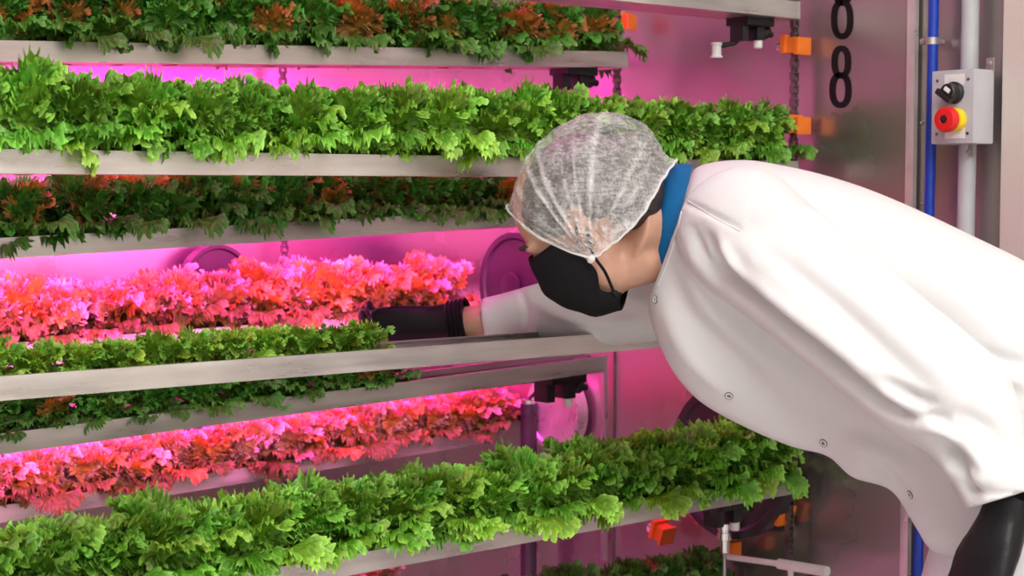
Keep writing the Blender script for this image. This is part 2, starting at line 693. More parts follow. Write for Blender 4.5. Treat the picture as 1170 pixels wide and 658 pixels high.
T1 = tray(R1, (0, -99), (913, 2), 'bare end of a brushed metal tray at the top beside the black figure eights')
T3 = tray(R1, (0, 170), (911, 184), 'brushed metal front tray behind the hairnet, full of tall bright green lettuce')
T6 = tray(R1, (0, 430), (911, 365.6), 'brushed metal front tray that the reaching sleeve passes over, right half empty')
T9 = tray(R1, (0, 703), (909, 545), 'brushed metal lowest front tray, full of bright green lettuce, below the coat')
T2 = tray(R2, (0, 46), (716, 59), 'uppermost full tray, set back, its end beside the rail')
T4 = tray(R2, (0, 272), (716, 232.5), 'metal tray set back just below the front tray behind the hairnet')
T7 = tray(R2, (0, 496), (690, 407), 'metal tray set back just below the tray the arm reaches over')
T5 = tray(R3, (0, 393), (548, 351), 'pink lit tray at the back behind the gloved hand, holding reddish lettuce')
T8 = tray(R3, (0, 578), (572, 488), 'dark metal tray at the back holding reddish lettuce above the lowest green row')
T10 = tray(D * 1.09, (300, 770), (830, 683), 'metal tray under the lowest front tray, only its dim plants showing')
T11 = tray(R3, (0, 765), (480, 680), 'metal tray deep at the back under the dark tray of reddish lettuce')

plant(T3, 'green', 868, -120, .088, 1.04, 'bright green frilly lettuce', 'from the right end of the front tray behind the hairnet', 'green lettuces on the front tray behind the hairnet', 0, 1.28)
plant(T9, 'green', 862, -120, .086, 1.16, 'bright green frilly lettuce', 'from the right end of the lowest front tray', 'green lettuces on the lowest front tray', 0, 1.14)
plant(T6, 'young', 425, -120, .062, .92, 'small young green lettuce', 'leftward from the gloved hand on the middle front tray', 'young lettuces on the middle front tray', .018, 1.)
plant(T2, 'bronze', 672, -120, .094, 1.08, 'dark green lettuce with painted backlight', 'from the right end of the uppermost full tray', 'green lettuces with painted backlight on the uppermost full tray')
plant(T4, 'bronze', 560, -120, .092, 1.0, 'dark green lettuce with painted backlight', 'leftward from the hairnet, under the front tray', 'green lettuces with painted backlight under the front tray')
plant(T7, 'deep', 430, -120, .092, .86, 'small dark green lettuce', 'from the right on the tray just below the reaching arm', 'dark green lettuces below the middle front tray', 0, 1.)
plant(T5, 'red', 496, -120, .094, 1.12, 'pink lit reddish lettuce', 'from the right on the back tray behind the gloved hand', 'reddish lettuces behind the gloved hand')
plant(T8, 'red', 556, -120, .094, 1.05, 'pink lit reddish lettuce', 'from the right on the dark back tray', 'reddish lettuces on the dark back tray', 0, 1.05)
plant(T11, 'red', 420, 40, .096, 1.0, 'dim reddish lettuce', 'from the right on the deepest low tray', 'dim reddish lettuces at the bottom')
plant(T10, 'deep', 800, 430, .09, .95, 'dim green lettuce', 'from the right on the tray under the lowest front tray', 'dim lettuces under the lowest front tray')

# ------------------------------------------------------------------ grow lights
PINK = (1, .02, .52)
WARM = (1, .22, .54)


def grow_light(a, b, tilt, power, label, spread=150, col=PINK):
    a, b = Vector(a), Vector(b)
    c = (a + b) / 2
    d = b - a
    L_ = d.length
    root = empty('grow_light', c, label, 'grow light', 'pink grow light bars')
    R = Matrix.Rotation(math.atan2(-d.z, d.x), 3, 'Y') @ Matrix.Rotation(tilt, 3, 'X')
    mb = MB()
    mb.box(c, (L_, .034, .014), R, .002)
    mb.build('housing', M['rail'], root)
    mb = MB()
    mb.box(c + R @ Vector((0, 0, -.0075)), (L_ - .03, .018, .002), R)
    mb.build('diode_strip', M['led'], root, smooth=False)
    ld = bpy.data.lights.new('grow_lamp', 'AREA')
    ld.shape = 'RECTANGLE'
    ld.size = L_ - .05
    ld.size_y = .02
    ld.color = col
    ld.energy = power
    ld.spread = math.radians(spread)
    lo = bpy.data.objects.new('grow_lamp', ld)
    C.objects.link(lo)
    lo.parent = root
    lo.location = R @ Vector((0, 0, -.011))
    lo.rotation_euler = R.to_euler()


def ztray(T, x):
    return (T['B'] + T['d'] * ((x - T['B'].x) / T['d'].x)).z


for (pa, pb, Y, tilt, pw, nm, spr, cl_) in (
        ((-40, 56), (700, 69), R2 + .20, .5, 26, 'pink grow light bar hidden behind the uppermost full tray', 150, PINK),
        ((-40, 284), (600, 249), R2 + .145, 1.4, 4.2, 'pink grow light bar facing the reddish lettuces behind the gloved hand', 120, WARM),
        ((-40, 278), (600, 245), R3 + .05, .3, 3, 'pink grow light bar above the reddish lettuces behind the gloved hand', 150, PINK),
        ((-40, 507), (640, 424), R2 + .145, 1.45, 4.2, 'pink grow light bar facing the reddish lettuces on the dark back tray', 120, WARM),
        ((-40, 498), (640, 415), R3 + .05, .3, 3, 'pink grow light bar above the reddish lettuces on the dark back tray', 150, PINK),
        ((-40, -75), (700, -75), R2 + .18, .1, 9, 'pink grow light bar above the uppermost full tray', 150, PINK)):
    A_, B_ = PY(*pa, Y), PY(*pb, Y)
    d_ = (B_ - A_).normalized()
    A_ = B_ - d_ * ((B_.x - .45) / d_.x)
    grow_light(A_, B_, tilt, pw, nm, spr, cl_)

grow_light((.5, 2.2, 1.77), (2.42, 2.2, 1.77), 0, 2.6, 'pink grow light bar above the top right tray', 100)

# ------------------------------------------------------------------ chains, rails, brackets, wheels


def chain(p0, p1, label):
    p0, p1 = Vector(p0), Vector(p1)
    mb = MB()
    d = (p1 - p0)
    n = int(d.length / .0125)
    for i in range(n):
        c = p0 + d * ((i + .5) / n)
        wd = .004 if i % 2 else .0075
        for sx in (-1, 1):
            mb.box(c + Vector((sx * wd, 0, 0)), (.0016, .010, .0155), None)
        mb.lathe(c + Vector((-.008, 0, .006)), (1, 0, 0), [(.0035, 0), (.0035, .016)], 8)
    o = mb.build('roller_chain', M['chain'], None, p0)
    return tag(o, label, 'chain')


xc = XW - .035


def wp(px, py, off=.035):
    return PX(px, py, XW - off)


top, bot = wp(909, -60), wp(905, 700)
chain((top.x, top.y, 0), (top.x, top.y, 1.9), 'steel roller chain running up the wall by the front tray ends')
tp = wp(705, 60, .10)
chain((tp.x, tp.y, 1.27), (tp.x, tp.y, 1.9), 'pink lit roller chain behind the end of the uppermost full tray')
tp = PY(325, 290, YB - .05)
chain((tp.x, tp.y, 0), (tp.x, tp.y, 1.9), 'dark roller chain on the pink back wall above reddish lettuce')
tp = PY(528, 290, YB - .05)
chain((tp.x, tp.y, 0), (tp.x, tp.y, 1.9), 'pink lit roller chain in the corner above the gloved wrist')


def rail(a, b, wd, label, m='rail'):
    a, b = Vector(a), Vector(b)
    d = (b - a)
    R = d.to_track_quat('Z', 'Y').to_matrix()
    mb = MB()
    mb.box((a + b) / 2, (.012, wd, d.length), R, .0015)
    o = mb.build('guide_rail', M[m], None, a)
    return tag(o, label, 'rail')


rail(wp(690, 640, .02), wp(690, 405, .02), .011, 'grey upright rail below the end of the tray under the arm')
rail(wp(709, 66, .06), wp(710, -40, .06), .011, 'pink lit upright rail standing at the uppermost full tray end')
# far left posts carrying the trays
for Y, lab in ((R1, 'front'), (R2, 'middle'), (R3, 'rear')):
    mb = MB()
    mb.box((.30, Y + TD / 2, 1.05), (.04, TD + .02, 2.1), None, .003)
    o = mb.build('rack_post', M['rail'], None, (.30, Y + TD / 2, 0))
    tag(o, 'steel upright post carrying the left ends of the %s row of trays' % lab, 'post', 'rack posts')


def bracket(c, dims, label, m='orange', bolt=True, rot=0.):
    c = Vector(c)
    R = Matrix.Rotation(rot, 3, 'X')
    root = empty('chain_bracket', c, label, 'bracket', 'orange chain brackets')
    mb = MB()
    mb.box(c, (dims[0], dims[1], dims[2]), R, .0025)
    mb.box(c + R @ Vector((0, dims[1] * .35, dims[2] * .08)), (dims[0] * 1.5, dims[1] * .28, dims[2] * 1.18), R, .002)
    mb.box(c + R @ Vector((0, -dims[1] * .38, -dims[2] * .05)), (dims[0] * 1.4, dims[1] * .22, dims[2] * 1.12), R, .002)
    mb.build('clamp', M[m], root)
    if bolt:
        mb = MB()
        b = c + R @ Vector((0, dims[1] * .5, 0))
        mb.lathe(b, (-.3, 1, 0), [(.006, 0), (.006, .008), (.011, .008), (.011, .018), (.006, .021)], 12)
        mb.build('bolt', M['chrome'], root)


bracket(wp(909, 52), (.028, .046, .030), 'orange bracket on the chain between the top tray and the lettuce', rot=.05)
bracket(wp(913, 143), (.028, .028, .030), 'orange bracket on the chain just above the front tray end')
bracket(wp(890, 584), (.034, .046, .034), 'orange bracket under the end of the lowest front tray', rot=.25)
bracket(wp(718, 25, .05), (.02, .024, .030), 'red orange bracket beside the pink upright rail', bolt=False)
bracket(wp(757, 608, .05), (.03, .036, .034), 'red bracket among dim plants under the lowest front tray', rot=.3)
bracket(wp(838, 626, .05), (.02, .02, .026), 'small orange bracket above the white pipe', bolt=False)


def wheel(c, axis, r, label, m='wheel', hub=True):
    c = Vector(c)
    axis = Vector(axis).normalized()
    root = empty('pulley', c, label, 'wheel', 'round chain wheels')
    mb = MB()
    mb.lathe(c, axis, [(.02, -.012), (r * .86, -.012), (r * .9, -.016), (r, -.016), (r, .016), (r * .9, .016), (r * .86, .010), (.02, .010)], 56)
    mb.build('disc', M[m], root)
    if not hub:
        return
    mb = MB()
    mb.lathe(c, axis, [(.014, -.06), (.014, .02), (.03, .02), (.03, .028), (.012, .030)], 24)
    mb.build('hub', M['wheel'], root)


wheel(wp(836, 527, .06), (-1, 0, 0), .155, 'large black round wheel behind the lowest front lettuces')
wheel(wp(592, 326, .05), (-1, 0, 0), .122, 'purple lit round wheel between the gloved wrist and the face')
wheel(wp(636, 470, .03), (-1, 0, 0), .088, 'magenta lit round wheel below the tray under the arm', 'trim', False)
wheel(PY(246, 322, YB - .06), (0, -1, 0), .082, 'purple round wheel on the back wall above reddish lettuces')


def valve(c, sc, label, nozzle=True):
    """drain fitting hung under the end of a tray; long side along the tray depth"""
    c = Vector(c)
    root = empty('drain_valve', c, label, 'valve', 'drain valves under tray ends')
    k = sc
    mb = MB()
    mb.box(c + Vector((-.0, 0, -.008 * k)), (.07 * k, .05 * k, .016 * k), None, .002)
    mb.box(c + Vector((-.028 * k, .0, -.028 * k)), (.016 * k, .03 * k, .03 * k), None, .002)
    mb.box(c + Vector((.012 * k, 0, -.026 * k)), (.02 * k, .03 * k, .028 * k), None, .002)
    mb.lathe(c + Vector((.03 * k, 0, -.022 * k)), (1, 0, -.2), [(.009 * k, 0), (.012 * k, .004 * k), (.012 * k, .012 * k), (.006 * k, .014 * k), (.006 * k, .026 * k)], 14)
    mb.build('valve_body', M['black'], root)
    mb = MB()
    mb.lathe(c + Vector((.014 * k, -.006 * k, -.04 * k)), (0, 0, -1), [(.008 * k, 0), (.008 * k, .012 * k), (.006 * k, .014 * k)], 14)
    mb.build('cap', M['white'], root)
    if nozzle:
        mb = MB()
        mb.tube([c + Vector(v) * k for v in ((-.02, 0, -.034), (-.032, .008, -.046), (-.05, .016, -.050), (-.062, .02, -.052))], .0045 * k, 10)
        mb.build('pipe', M['black'], root)
        mb = MB()
        mb.lathe(c + Vector((-.064, .02, -.046)) * k, (0, 0, -1), [(.010 * k, 0), (.010 * k, .004 * k), (.0085 * k, .005 * k), (.0085 * k, .022 * k), (.011 * k, .023 * k), (.011 * k, .026 * k)], 18)
        mb.build('nozzle', M['white'], root)


valve(T1['B'] + Vector((-.075, .055, -TH + .002)), 1.08, 'black drain valve with white nozzle under the top right tray')
valve(T2['B'] + Vector((-.10, .05, -TH)), 1.15, 'black drain valve under the end of the uppermost full tray', False)
valve(T7['B'] + Vector((-.07, .06, -TH)), 1.35, 'black drain valve under the tray end below the arm', False)
valve(T9['B'] + Vector((-.13, .06, -TH)), 1.2, 'black drain valve above the white pipe under the lowest front tray', False)

# white pipe and steel union at the lower right
root = empty('drain_pipe', wp(838, 640, .10), 'white drain pipe with steel union pointing right under the lowest front tray', 'pipe')
a, b, c2 = wp(832, 636, .10), wp(890, 644, .10), wp(945, 653, .10)
mb = MB()
mb.tube([a, b], .006, 12)
mb.tube([b, c2], .010, 14)
mb.tube([b + (c2 - b) * .25, b + (c2 - b) * .25 + Vector((0, 0, -.05))], .006, 10)
mb.build('pipe', M['white'], root)
u0 = wp(828, 608, .10)
mb = MB()
mb.lathe(u0 + Vector((0, 0, .02)), (0, 0, -1), [(.011, 0), (.015, .002), (.015, .014), (.013, .015), (.013, .019), (.015, .020), (.015, .034), (.010, .036), (.010, .06)], 20)
mb.build('union', M['chrome'], root)
mb = MB()
mb.tube([u0, Vector((u0.x, u0.y, 0))], .004, 10)
mb.build('rod', M['rail'], root)
# steel nipple and dark upright pipe near the magenta wheel
root = empty('standpipe', wp(604, 560, .06), 'dark standpipe with steel collar beside the magenta lit wheel', 'pipe')
n0 = wp(604, 461, .06)
mb = MB()
mb.tube([Vector((n0.x, n0.y, 0)), n0], .019, 16)
mb.build('pipe', M['wheel'], root)
mb = MB()
mb.lathe(n0 + Vector((0, 0, .012)), (0, 0, -1), [(.012, 0), (.016, .003), (.016, .018), (.014, .022)], 18)
mb.build('collar', M['chrome'], root)
mb = MB()
mb.tube(spl([n0 + Vector((0, 0, .01)), n0 + Vector((-.01, -.03, .025)), n0 + Vector((-.02, -.07, .05)), n0 + Vector((-.03, -.10, .06))], 10), .004, 8)
mb.build('hose', M['black'], root)

# ------------------------------------------------------------------ services on the right wall
p = [PX(1068, -90, XW - .03), PX(1067, 0, XW - .03), PX(1062, 230, XW - .03), PX(1056, 430, XW - .03), PX(1049, 640, XW - .03), PX(1040, 900, XW - .03), Vector((XW - .03, PX(1040, 900, XW - .03).y, .0))]
mb = MB()
mb.tube(spl(p, 24), .0095, 16)
root = mb.build('blue_hose', M['blue'], None, p[0])
tag(root, 'blue hose running down the steel wall left of the control box', 'hose')
mb = MB()
cpos = PX(1065, 47, XW - .03)
mb.lathe(cpos + Vector((0, 0, -.007)), (0, 0, 1), [(.010, 0), (.0125, .001), (.0125, .013), (.010, .014)], 18)
mb.box(cpos + Vector((.006, .016, 0)), (.02, .016, .010), None, .001)
mb.box(cpos + Vector((.015, 0, 0)), (.03, .012, .008), None, .001)
o = tag(mb.build('hose_clip', M['rail'], None, cpos), 'steel clip holding the blue hose near the ceiling side', 'clip')
q = [PX(1110, -90, XW - .022), PX(1108, 60, XW - .022), PX(1103, 280, XW - .022), PX(1097, 640, XW - .022), PX(1092, 900, XW - .022), Vector((XW - .022, PX(1092, 900, XW - .022).y, .0))]
mb = MB()
mb.tube(spl(q, 14), .0155, 18)
tag(mb.build('conduit', M['conduit'], None, q[0]), 'pale grey conduit pipe running down behind the control box', 'pipe')
for py in (140, 232):
    mb = MB()
    b0 = PX(1054.5, py, XW + .01)
    mb.lathe(b0, (-1, 0, 0), [(.0045, 0), (.0045, .003), (.002, .006)], 12)
    tag(mb.build('rivet', M['chrome'], None, b0), 'small bright rivet left of the blue hose, %s' % ('upper of two' if py == 140 else 'lower of two'), 'rivet')

XBF = XW - .085
f00, f11 = PX(1066, 78, XBF), PX(1115, 167, XBF)
f10 = PX(1115, 78, XBF)
y1, y0 = f00.y, f10.y
z1, z0 = f10.z, PX(1115, 164, XBF).z
cen = Vector((XBF, (y0 + y1) / 2, (z0 + z1) / 2))
root = empty('control_box', (XW - .03, cen.y, z0), 'grey control box with red stop button and black switch on conduit', 'control box')
mb = MB()
mb.box((XBF + .028, cen.y, cen.z), (.056, y1 - y0, z1 - z0), None, .005)
mb.build('housing', M['box'], root)
mb = MB()
mb.box((XBF - .001, cen.y, cen.z), (.005, (y1 - y0) * .98, (z1 - z0) * .985), None, .0022)
mb.build('lid', M['box'], root)
for sy in (-1, 1):
    for sz in (-1, 1):
        mb = MB()
        mb.lathe((XBF - .003, cen.y + sy * (y1 - y0) * .36, cen.z + sz * (z1 - z0) * .36), (-1, 0, 0), [(.0028, 0), (.0028, .0015), (.001, .002)], 10)
        mb.build('screw', M['chain'], root)
for cy, hy in ((1090.5, 91), (1091, 152)):
    pc = PX(cy, hy, XBF - .004)
    mb = MB()
    mb.box(pc, (.001, .040, .019), None)
    mb.box(pc + Vector((-.0004, 0, .003)), (.001, .022, .0012))
    o = mb.build('label_plate', M['white'], root, smooth=False)
    o['label'] = 'small white label plate'
# selector knob
kc = PX(1091, 106, XBF - .004)
mb = MB()
mb.lathe(kc, (-1, 0, 0), [(.019, 0), (.019, .006), (.016, .008), (.015, .022), (.013, .024)], 24)
mb.box(kc + Vector((-.022, .006, -.006)), (.012, .034, .010), Matrix.Rotation(math.radians(35), 3, 'X'), .002)
k = mb.build('selector_knob', M['black'], root)
mb = MB()
mb.box(kc + Vector((-.0285, -.004, .004)), (.002, .012, .007), Matrix.Rotation(math.radians(35), 3, 'X'))
mb.build('pointer', M['white'], k)
# emergency stop
ec = PX(1093, 137, XBF - .004)
mb = MB()
mb.lathe(ec, (-1, 0, 0), [(.0205, 0), (.0205, .008), (.018, .012), (.013, .013), (.013, .018)], 28)
mb.build('button_collar', M['yellow'], root)
mb = MB()
mb.lathe(ec, (-1, 0, 0), [(.010, .012), (.012, .020), (.021, .022), (.022, .026), (.022, .033), (.019, .038), (.008, .039), (.006, .037)], 32)
b = mb.build('stop_button', M['red'], root)
mb = MB()
mb.lathe(ec, (-1, 0, 0), [(.006, .0375), (.006, .0395), (.003, .040)], 16)
mb.build('button_centre', M['black'], b)
for px, py in ((1127, 75), (1091, 170)):
    mb = MB()
    l0 = Vector((XW - .032, cen.y - (y1 - y0) * (.42 if px > 1100 else -.05), z1 + .008 if py < 100 else z0 - .008))
    mb.box(l0, (.004, .016, .026), None, .0015)
    mb.lathe(l0 + Vector((-.002, 0, .004 if py < 100 else -.004)), (-1, 0, 0), [(.004, 0), (.004, .002), (.002, .003)], 10)
    mb.build('mounting_lug', M['rail'], root)

# ------------------------------------------------------------------ person
Fh = (RT * -.60 + UP * -.74 + FW * .30).normalized()
Uh = RT * -.76 + UP * .60 + FW * .02
Uh = (Uh - Fh * Uh.dot(Fh)).normalized()
Lh = Uh.cross(Fh)
HS = 1.0
OH = Q(663, 262, 2.5) - Lh * .075
MH = Matrix((Fh, Lh, Uh)).transposed()


def H(x, y, z):
    return OH + MH @ Vector((x, y, z))


HR = MH  # rotation of the head

hip = Q(1240, 440, 2.36)
feet_l = Vector((hip.x - .06, hip.y - .13, 0))
feet_r = Vector((hip.x - .12, hip.y + .12, 0))
base = Vector(((feet_l.x + feet_r.x) / 2, (feet_l.y + feet_r.y) / 2, 0))
neck0 = H(-.035, 0, -.05)
neck1 = Q(785, 268, 2.61)
chest = Q(880, 300, 2.56)
belly = Q(1060, 380, 2.46)
shL, shR = Q(822, 245, 2.42), Q(790, 320, 2.74)
elL, wrL = Q(1093, 455, 2.22), Q(1146, 566, 2.18)
elR, wrR = Q(688, 362, 2.86), Q(548, 367, 2.95)
kneeL = Q(1118, 790, 2.24)
kneeR = Q(1075, 800, 2.48)

bd = MB()
# cranium, face, jaw
bd.ell(H(-.005, 0, .042), (.094, .076, .086), HR, 32)
bd.ell(H(.035, 0, .0), (.062, .062, .075), HR, 28)
bd.ell(H(.042, 0, -.05), (.055, .054, .066), HR, 28)
bd.ell(H(.072, 0, -.092), (.026, .028, .022), HR, 20)
bd.ell(H(.080, .030, .042), (.013, .024, .009), HR, 16)     # brow
bd.ell(H(.080, -.030, .042), (.013, .024, .009), HR, 16)
bd.ell(H(.078, .031, .026), (.013, .015, .010), HR, 16)     # eyelid
bd.ell(H(.078, -.031, .026), (.013, .015, .010), HR, 16)
bd.ell(H(.062, .046, -.012), (.026, .020, .024), HR, 16)    # cheek
bd.ell(H(.062, -.046, -.012), (.026, .020, .024), HR, 16)
bd.tube([H(.088, 0, .035), H(.102, 0, .012), H(.116, 0, -.012), H(.098, 0, -.026)], [.009, .011, .013, .010], 12)  # nose
bd.ell(H(.092, 0, -.054), (.012, .022, .007), HR, 14)       # lips
bd.ell(H(.090, 0, -.066), (.012, .020, .008), HR, 14)
for sy in (-1, 1):                                         # ears: rim and lobe
    cir = [H(-.006 + .017 * math.cos(a), sy * (.079 + .006 * math.cos(a + 2.6)), .004 + .030 * math.sin(a)) for a in np.linspace(-2.0, 2.9, 14)]
    bd.tube(cir, [.006] * 14, 10)
    bd.ell(H(-.004, sy * .074, .0), (.015, .007, .026), HR, 14)
    bd.ell(H(.004, sy * .077, -.027), (.008, .005, .009), HR, 12)
# neck and trunk
bd.tube(spl([neck0, neck0.lerp(neck1, .5), neck1, chest], 12), [.060, .058, .056, .056, .057, .059, .062, .066, .07, .08, .09, .10], 24)
bd.tube([H(.03, 0, -.085), H(-.005, 0, -.1), neck0.lerp(neck1, .75) + UP * -.02], [.035, .042, .045], 18)
bd.tube(spl([chest, belly, hip], 10), [.11, .13, .135, .135, .13, .13, .13, .13, .135, .13], 24)
bd.tube([shL, chest, shR], [.05, .09, .05], 18)
bd.tube([shL, elL, wrL], [.048, .040, .027], 16)
bd.tube([Q(835, 318, 2.72), Q(770, 340, 2.80), Q(690, 354, 2.88), Q(620, 359, 2.925), Q(552, 366, 2.95), Q(500, 371, 2.975)], [.05, .045, .038, .033, .029, .027], 18)
bd.tube([hip, kneeL, feet_l + Vector((0, 0, .08))], [.085, .058, .042], 18)
bd.tube([hip, kneeR, feet_r + Vector((0, 0, .08))], [.085, .058, .042], 18)
for ft in (feet_l, feet_r):
    bd.tube([ft + Vector((.05, -.01, .045)), ft + Vector((-.14, .04, .03))], [.038, .03], 14)
me = remesh(bd, .0045, 5)
person = mesh_obj('person', me, M['skin'], None, base)
tag(person, 'person in white coat, hairnet and black mask bending over trays, one gloved hand reaching in', 'person')

# brow and lashes of the eye at the visible side
mb = MB()
mb.tube([H(.098, .014, .048), H(.094, .034, .053), H(.080, .052, .046)], [.002, .0038, .0015], 8)
mb.tube([H(.093, .020, .019), H(.090, .034, .018), H(.080, .046, .020)], [.0012, .002, .001], 8)
mb.build('eyebrow', M['hair'], person)

# hair under the net
hb = MB()
hb.ell(H(-.018, 0, .046), (.103, .084, .080), HR, 32)
hb.ell(H(-.085, 0, .0), (.062, .066, .066), HR, 28)
hb.ell(H(-.118, 0, .005), (.040, .045, .045), HR, 24)
hb.ell(H(-.072, 0, -.036), (.050, .060, .044), HR, 24)
hm = remesh(hb, .006, 8)
mesh_obj('hair', hm, M['hair'], person)
# hairnet
rimT = [(.064, 0, .112), (.058, .050, .086), (.046, .082, .030), (.020, .094, -.036), (-.014, .094, -.050), (-.074, .088, -.058), (-.136, .056, -.048), (-.160, 0, -.046)]
rim = [Vector(p) for p in rimT] + [Vector((p[0], -p[1], p[2])) for p in reversed(rimT[1:-1])]
NA, NT_ = 180, 46
rimS = []
m_ = len(rim)
for i in range(NA):
    x = i / NA * m_
    k = int(x)
    t = x - k
    p0, p1, p2, p3 = rim[(k - 1) % m_], rim[k % m_], rim[(k + 1) % m_], rim[(k + 2) % m_]
    rimS.append(.5 * ((2 * p1) + (p2 - p0) * t + (2 * p0 - 5 * p1 + 4 * p2 - p3) * t * t + (3 * p1 - p0 - 3 * p2 + p3) * t ** 3))
cE = Vector((-.032, 0, .026))
rE = Vector((.137, .106, .107))
gat = Vector((.020, .094, -.038))
verts, crease = [], []
rc = random.Random(3)
ridges = [(-.1 + 3.3 * (i_ + rc.uniform(-.3, .3)) / 18, rc.uniform(.014, .034), rc.uniform(.5, 1.), rc.uniform(.06, .20)) for i_ in range(19)]
for i in range(NT_):
    t = i / (NT_ - 1)
    for j in range(NA):
        r = rimS[j]
        q0 = Vector(((r.x - cE.x) / rE.x, (r.y - cE.y) / rE.y, (r.z - cE.z) / rE.z))
        az = math.atan2(q0.y, q0.x)
        b0 = math.atan2(q0.z, math.hypot(q0.x, q0.y))
        be = b0 + (PI / 2 - b0) * t
        e = Vector((cE.x + rE.x * math.cos(be) * math.cos(az), cE.y + rE.y * math.cos(be) * math.sin(az), cE.z + rE.z * math.sin(be)))
        k = min(1, t / (.09 if r.x < -.05 else .15))
        k = k * k * (3 - 2 * k)
        pnt = r.lerp(e, k)
        nr = Vector(((pnt.x - cE.x) / rE.x ** 2, (pnt.y - cE.y) / rE.y ** 2, (pnt.z - cE.z) / rE.z ** 2)).normalized()
        # pleats fan out of the gather in front of the ear
        dx, dz = pnt.x - gat.x, pnt.z - gat.z
        psi = math.atan2(dz, -dx)
        dist = math.hypot(dx, dz)
        cr = 0
        if pnt.y > -.02:
            for pa, pw, ph, ln_ in ridges:
                g = math.exp(-((psi - pa) / pw) ** 2) * ph * math.exp(-(dist / ln_) ** 2) * min(1, dist / .02)
                cr += g
        fine = .0016 * math.sin(az * 34 + 5 * t) * math.exp(-t * 7) + .0012 * math.sin(az * 9 + t * 14) + .001 * math.sin(az * 5 - t * 31)
        verts.append(H(*(pnt + nr * (.0055 * min(cr, 1.2) + fine))))
        rimc = .55 * math.exp(-(t / .02) ** 2)
        crease.append(min(.8, .75 * cr + rimc))
fs = [(i * NA + j, i * NA + (j + 1) % NA, (i + 1) * NA + (j + 1) % NA, (i + 1) * NA + j) for i in range(NT_ - 1) for j in range(NA)]
me = bpy.data.meshes.new('hairnet')
me.from_pydata(verts, [], fs)
at = me.attributes.new('crease', 'FLOAT', 'POINT')
at.data.foreach_set('value', crease)
net = mesh_obj('hairnet', me, M['net'], person)
net['label'] = 'white gauze bouffant hairnet'
mb = MB()
eb = [H(*(r + Vector((0, 0, .0008 * math.sin(i * 1.1))))) for i, r in enumerate(rimS)]
mb.tube(eb + eb[:1], .0017, 6, cap=False)
mb.ell(H(.020, .095, -.041), (.007, .004, .006), HR, 10)
mb.build('elastic_band', M['coat'], net)

# mask
rows = [((.104, .034), (.047, .068, .019)), ((.124, .000), (.033, .078, -.014)), ((.133, -.032), (.030, .079, -.038)),
        ((.124, -.068), (.036, .071, -.060)), ((.108, -.103), (.057, .060, -.084)), ((.074, -.128), (.042, .050, -.110))]
cs = spl([(c[0], 0, c[1]) for c, s_ in rows], 22)
ss = spl([s_ for c, s_ in rows], 22)
P = []
for i in range(22):
    r_ = []
    for j in range(33):
        th = -PI / 2 + PI * j / 32
        x = ss[i].x + (cs[i].x - ss[i].x) * max(0, math.cos(th)) ** .85
        y = ss[i].y * math.copysign(abs(math.sin(th)) ** .9, th)
        kz = max(0, math.cos(th))
        z = ss[i].z + (cs[i].z - ss[i].z) * kz
        r_.append(H(x + .0012 * math.sin(i * 1.2) * kz, y, z))
    P.append(r_)
mb = MB()
mb.grid(P)
mk = mb.build('face_mask', M['mask'], person, angle=180)
so = mk.modifiers.new('thickness', 'SOLIDIFY')
so.thickness = .003
so.offset = 0
mk['label'] = 'black cloth face mask'
for sy in (1, -1):
    mb = MB()
    mb.tube(spl([H(-.012, sy * .082, -.006), H(.006, sy * .088, -.026), H(.016, sy * .089, -.044), H(.024, sy * .084, -.068), H(.040, sy * .070, -.092), H(.047, sy * .064, -.101)], 18), .0024, 8)
    mb.ell(H(.046, sy * .066, -.103), (.006, .004, .008), HR, 10)
    mb.tube([H(-.006, sy * .080, .012), H(.012, sy * .080, -.004), H(.034, sy * .079, -.030)], .0018, 8)
    mb.build('ear_loop', M['mask'], mk)

# blue collar: a soft standing band around the neck
ringA, ringB = [], []
for k in range(48):
    a = 2 * PI * k / 48
    ca, sa = math.cos(a), math.sin(a)
    # top (ca=1) to bottom (ca=-1); near side sa=-1
    ya, yb2 = 256 - 64 * ca, 254 - 66 * ca
    xa = 752 + 7 * max(0, ca) - 3 * max(0, -ca) * .6
    xb = 770 + 13 * ca - 14 * max(0, -ca) ** 2 - (6 if sa < 0 else 0) * 0
    ringA.append(Q(xa, ya, 2.60 + .072 * sa))
    ringB.append(Q(xb + 8, yb2, 2.60 + .086 * sa))
ctr = Q(760, 256, 2.60)
mb = MB()
mid1 = [a.lerp(b, .33) + (a - ctr).normalized() * .004 for a, b in zip(ringA, ringB)]
mid2 = [a.lerp(b, .66) + (a - ctr).normalized() * .004 for a, b in zip(ringA, ringB)]
inn = [a + (ctr - a).normalized() * .004 for a in ringA]
inn2 = [b + (ctr - b).normalized() * .012 for b in ringB]
mb.loft([inn2, inn, ringA, mid1, mid2, ringB], cap=False)
co = mb.build('shirt_collar', M['shirt'], person, angle=70)
co['label'] = 'blue shirt collar'

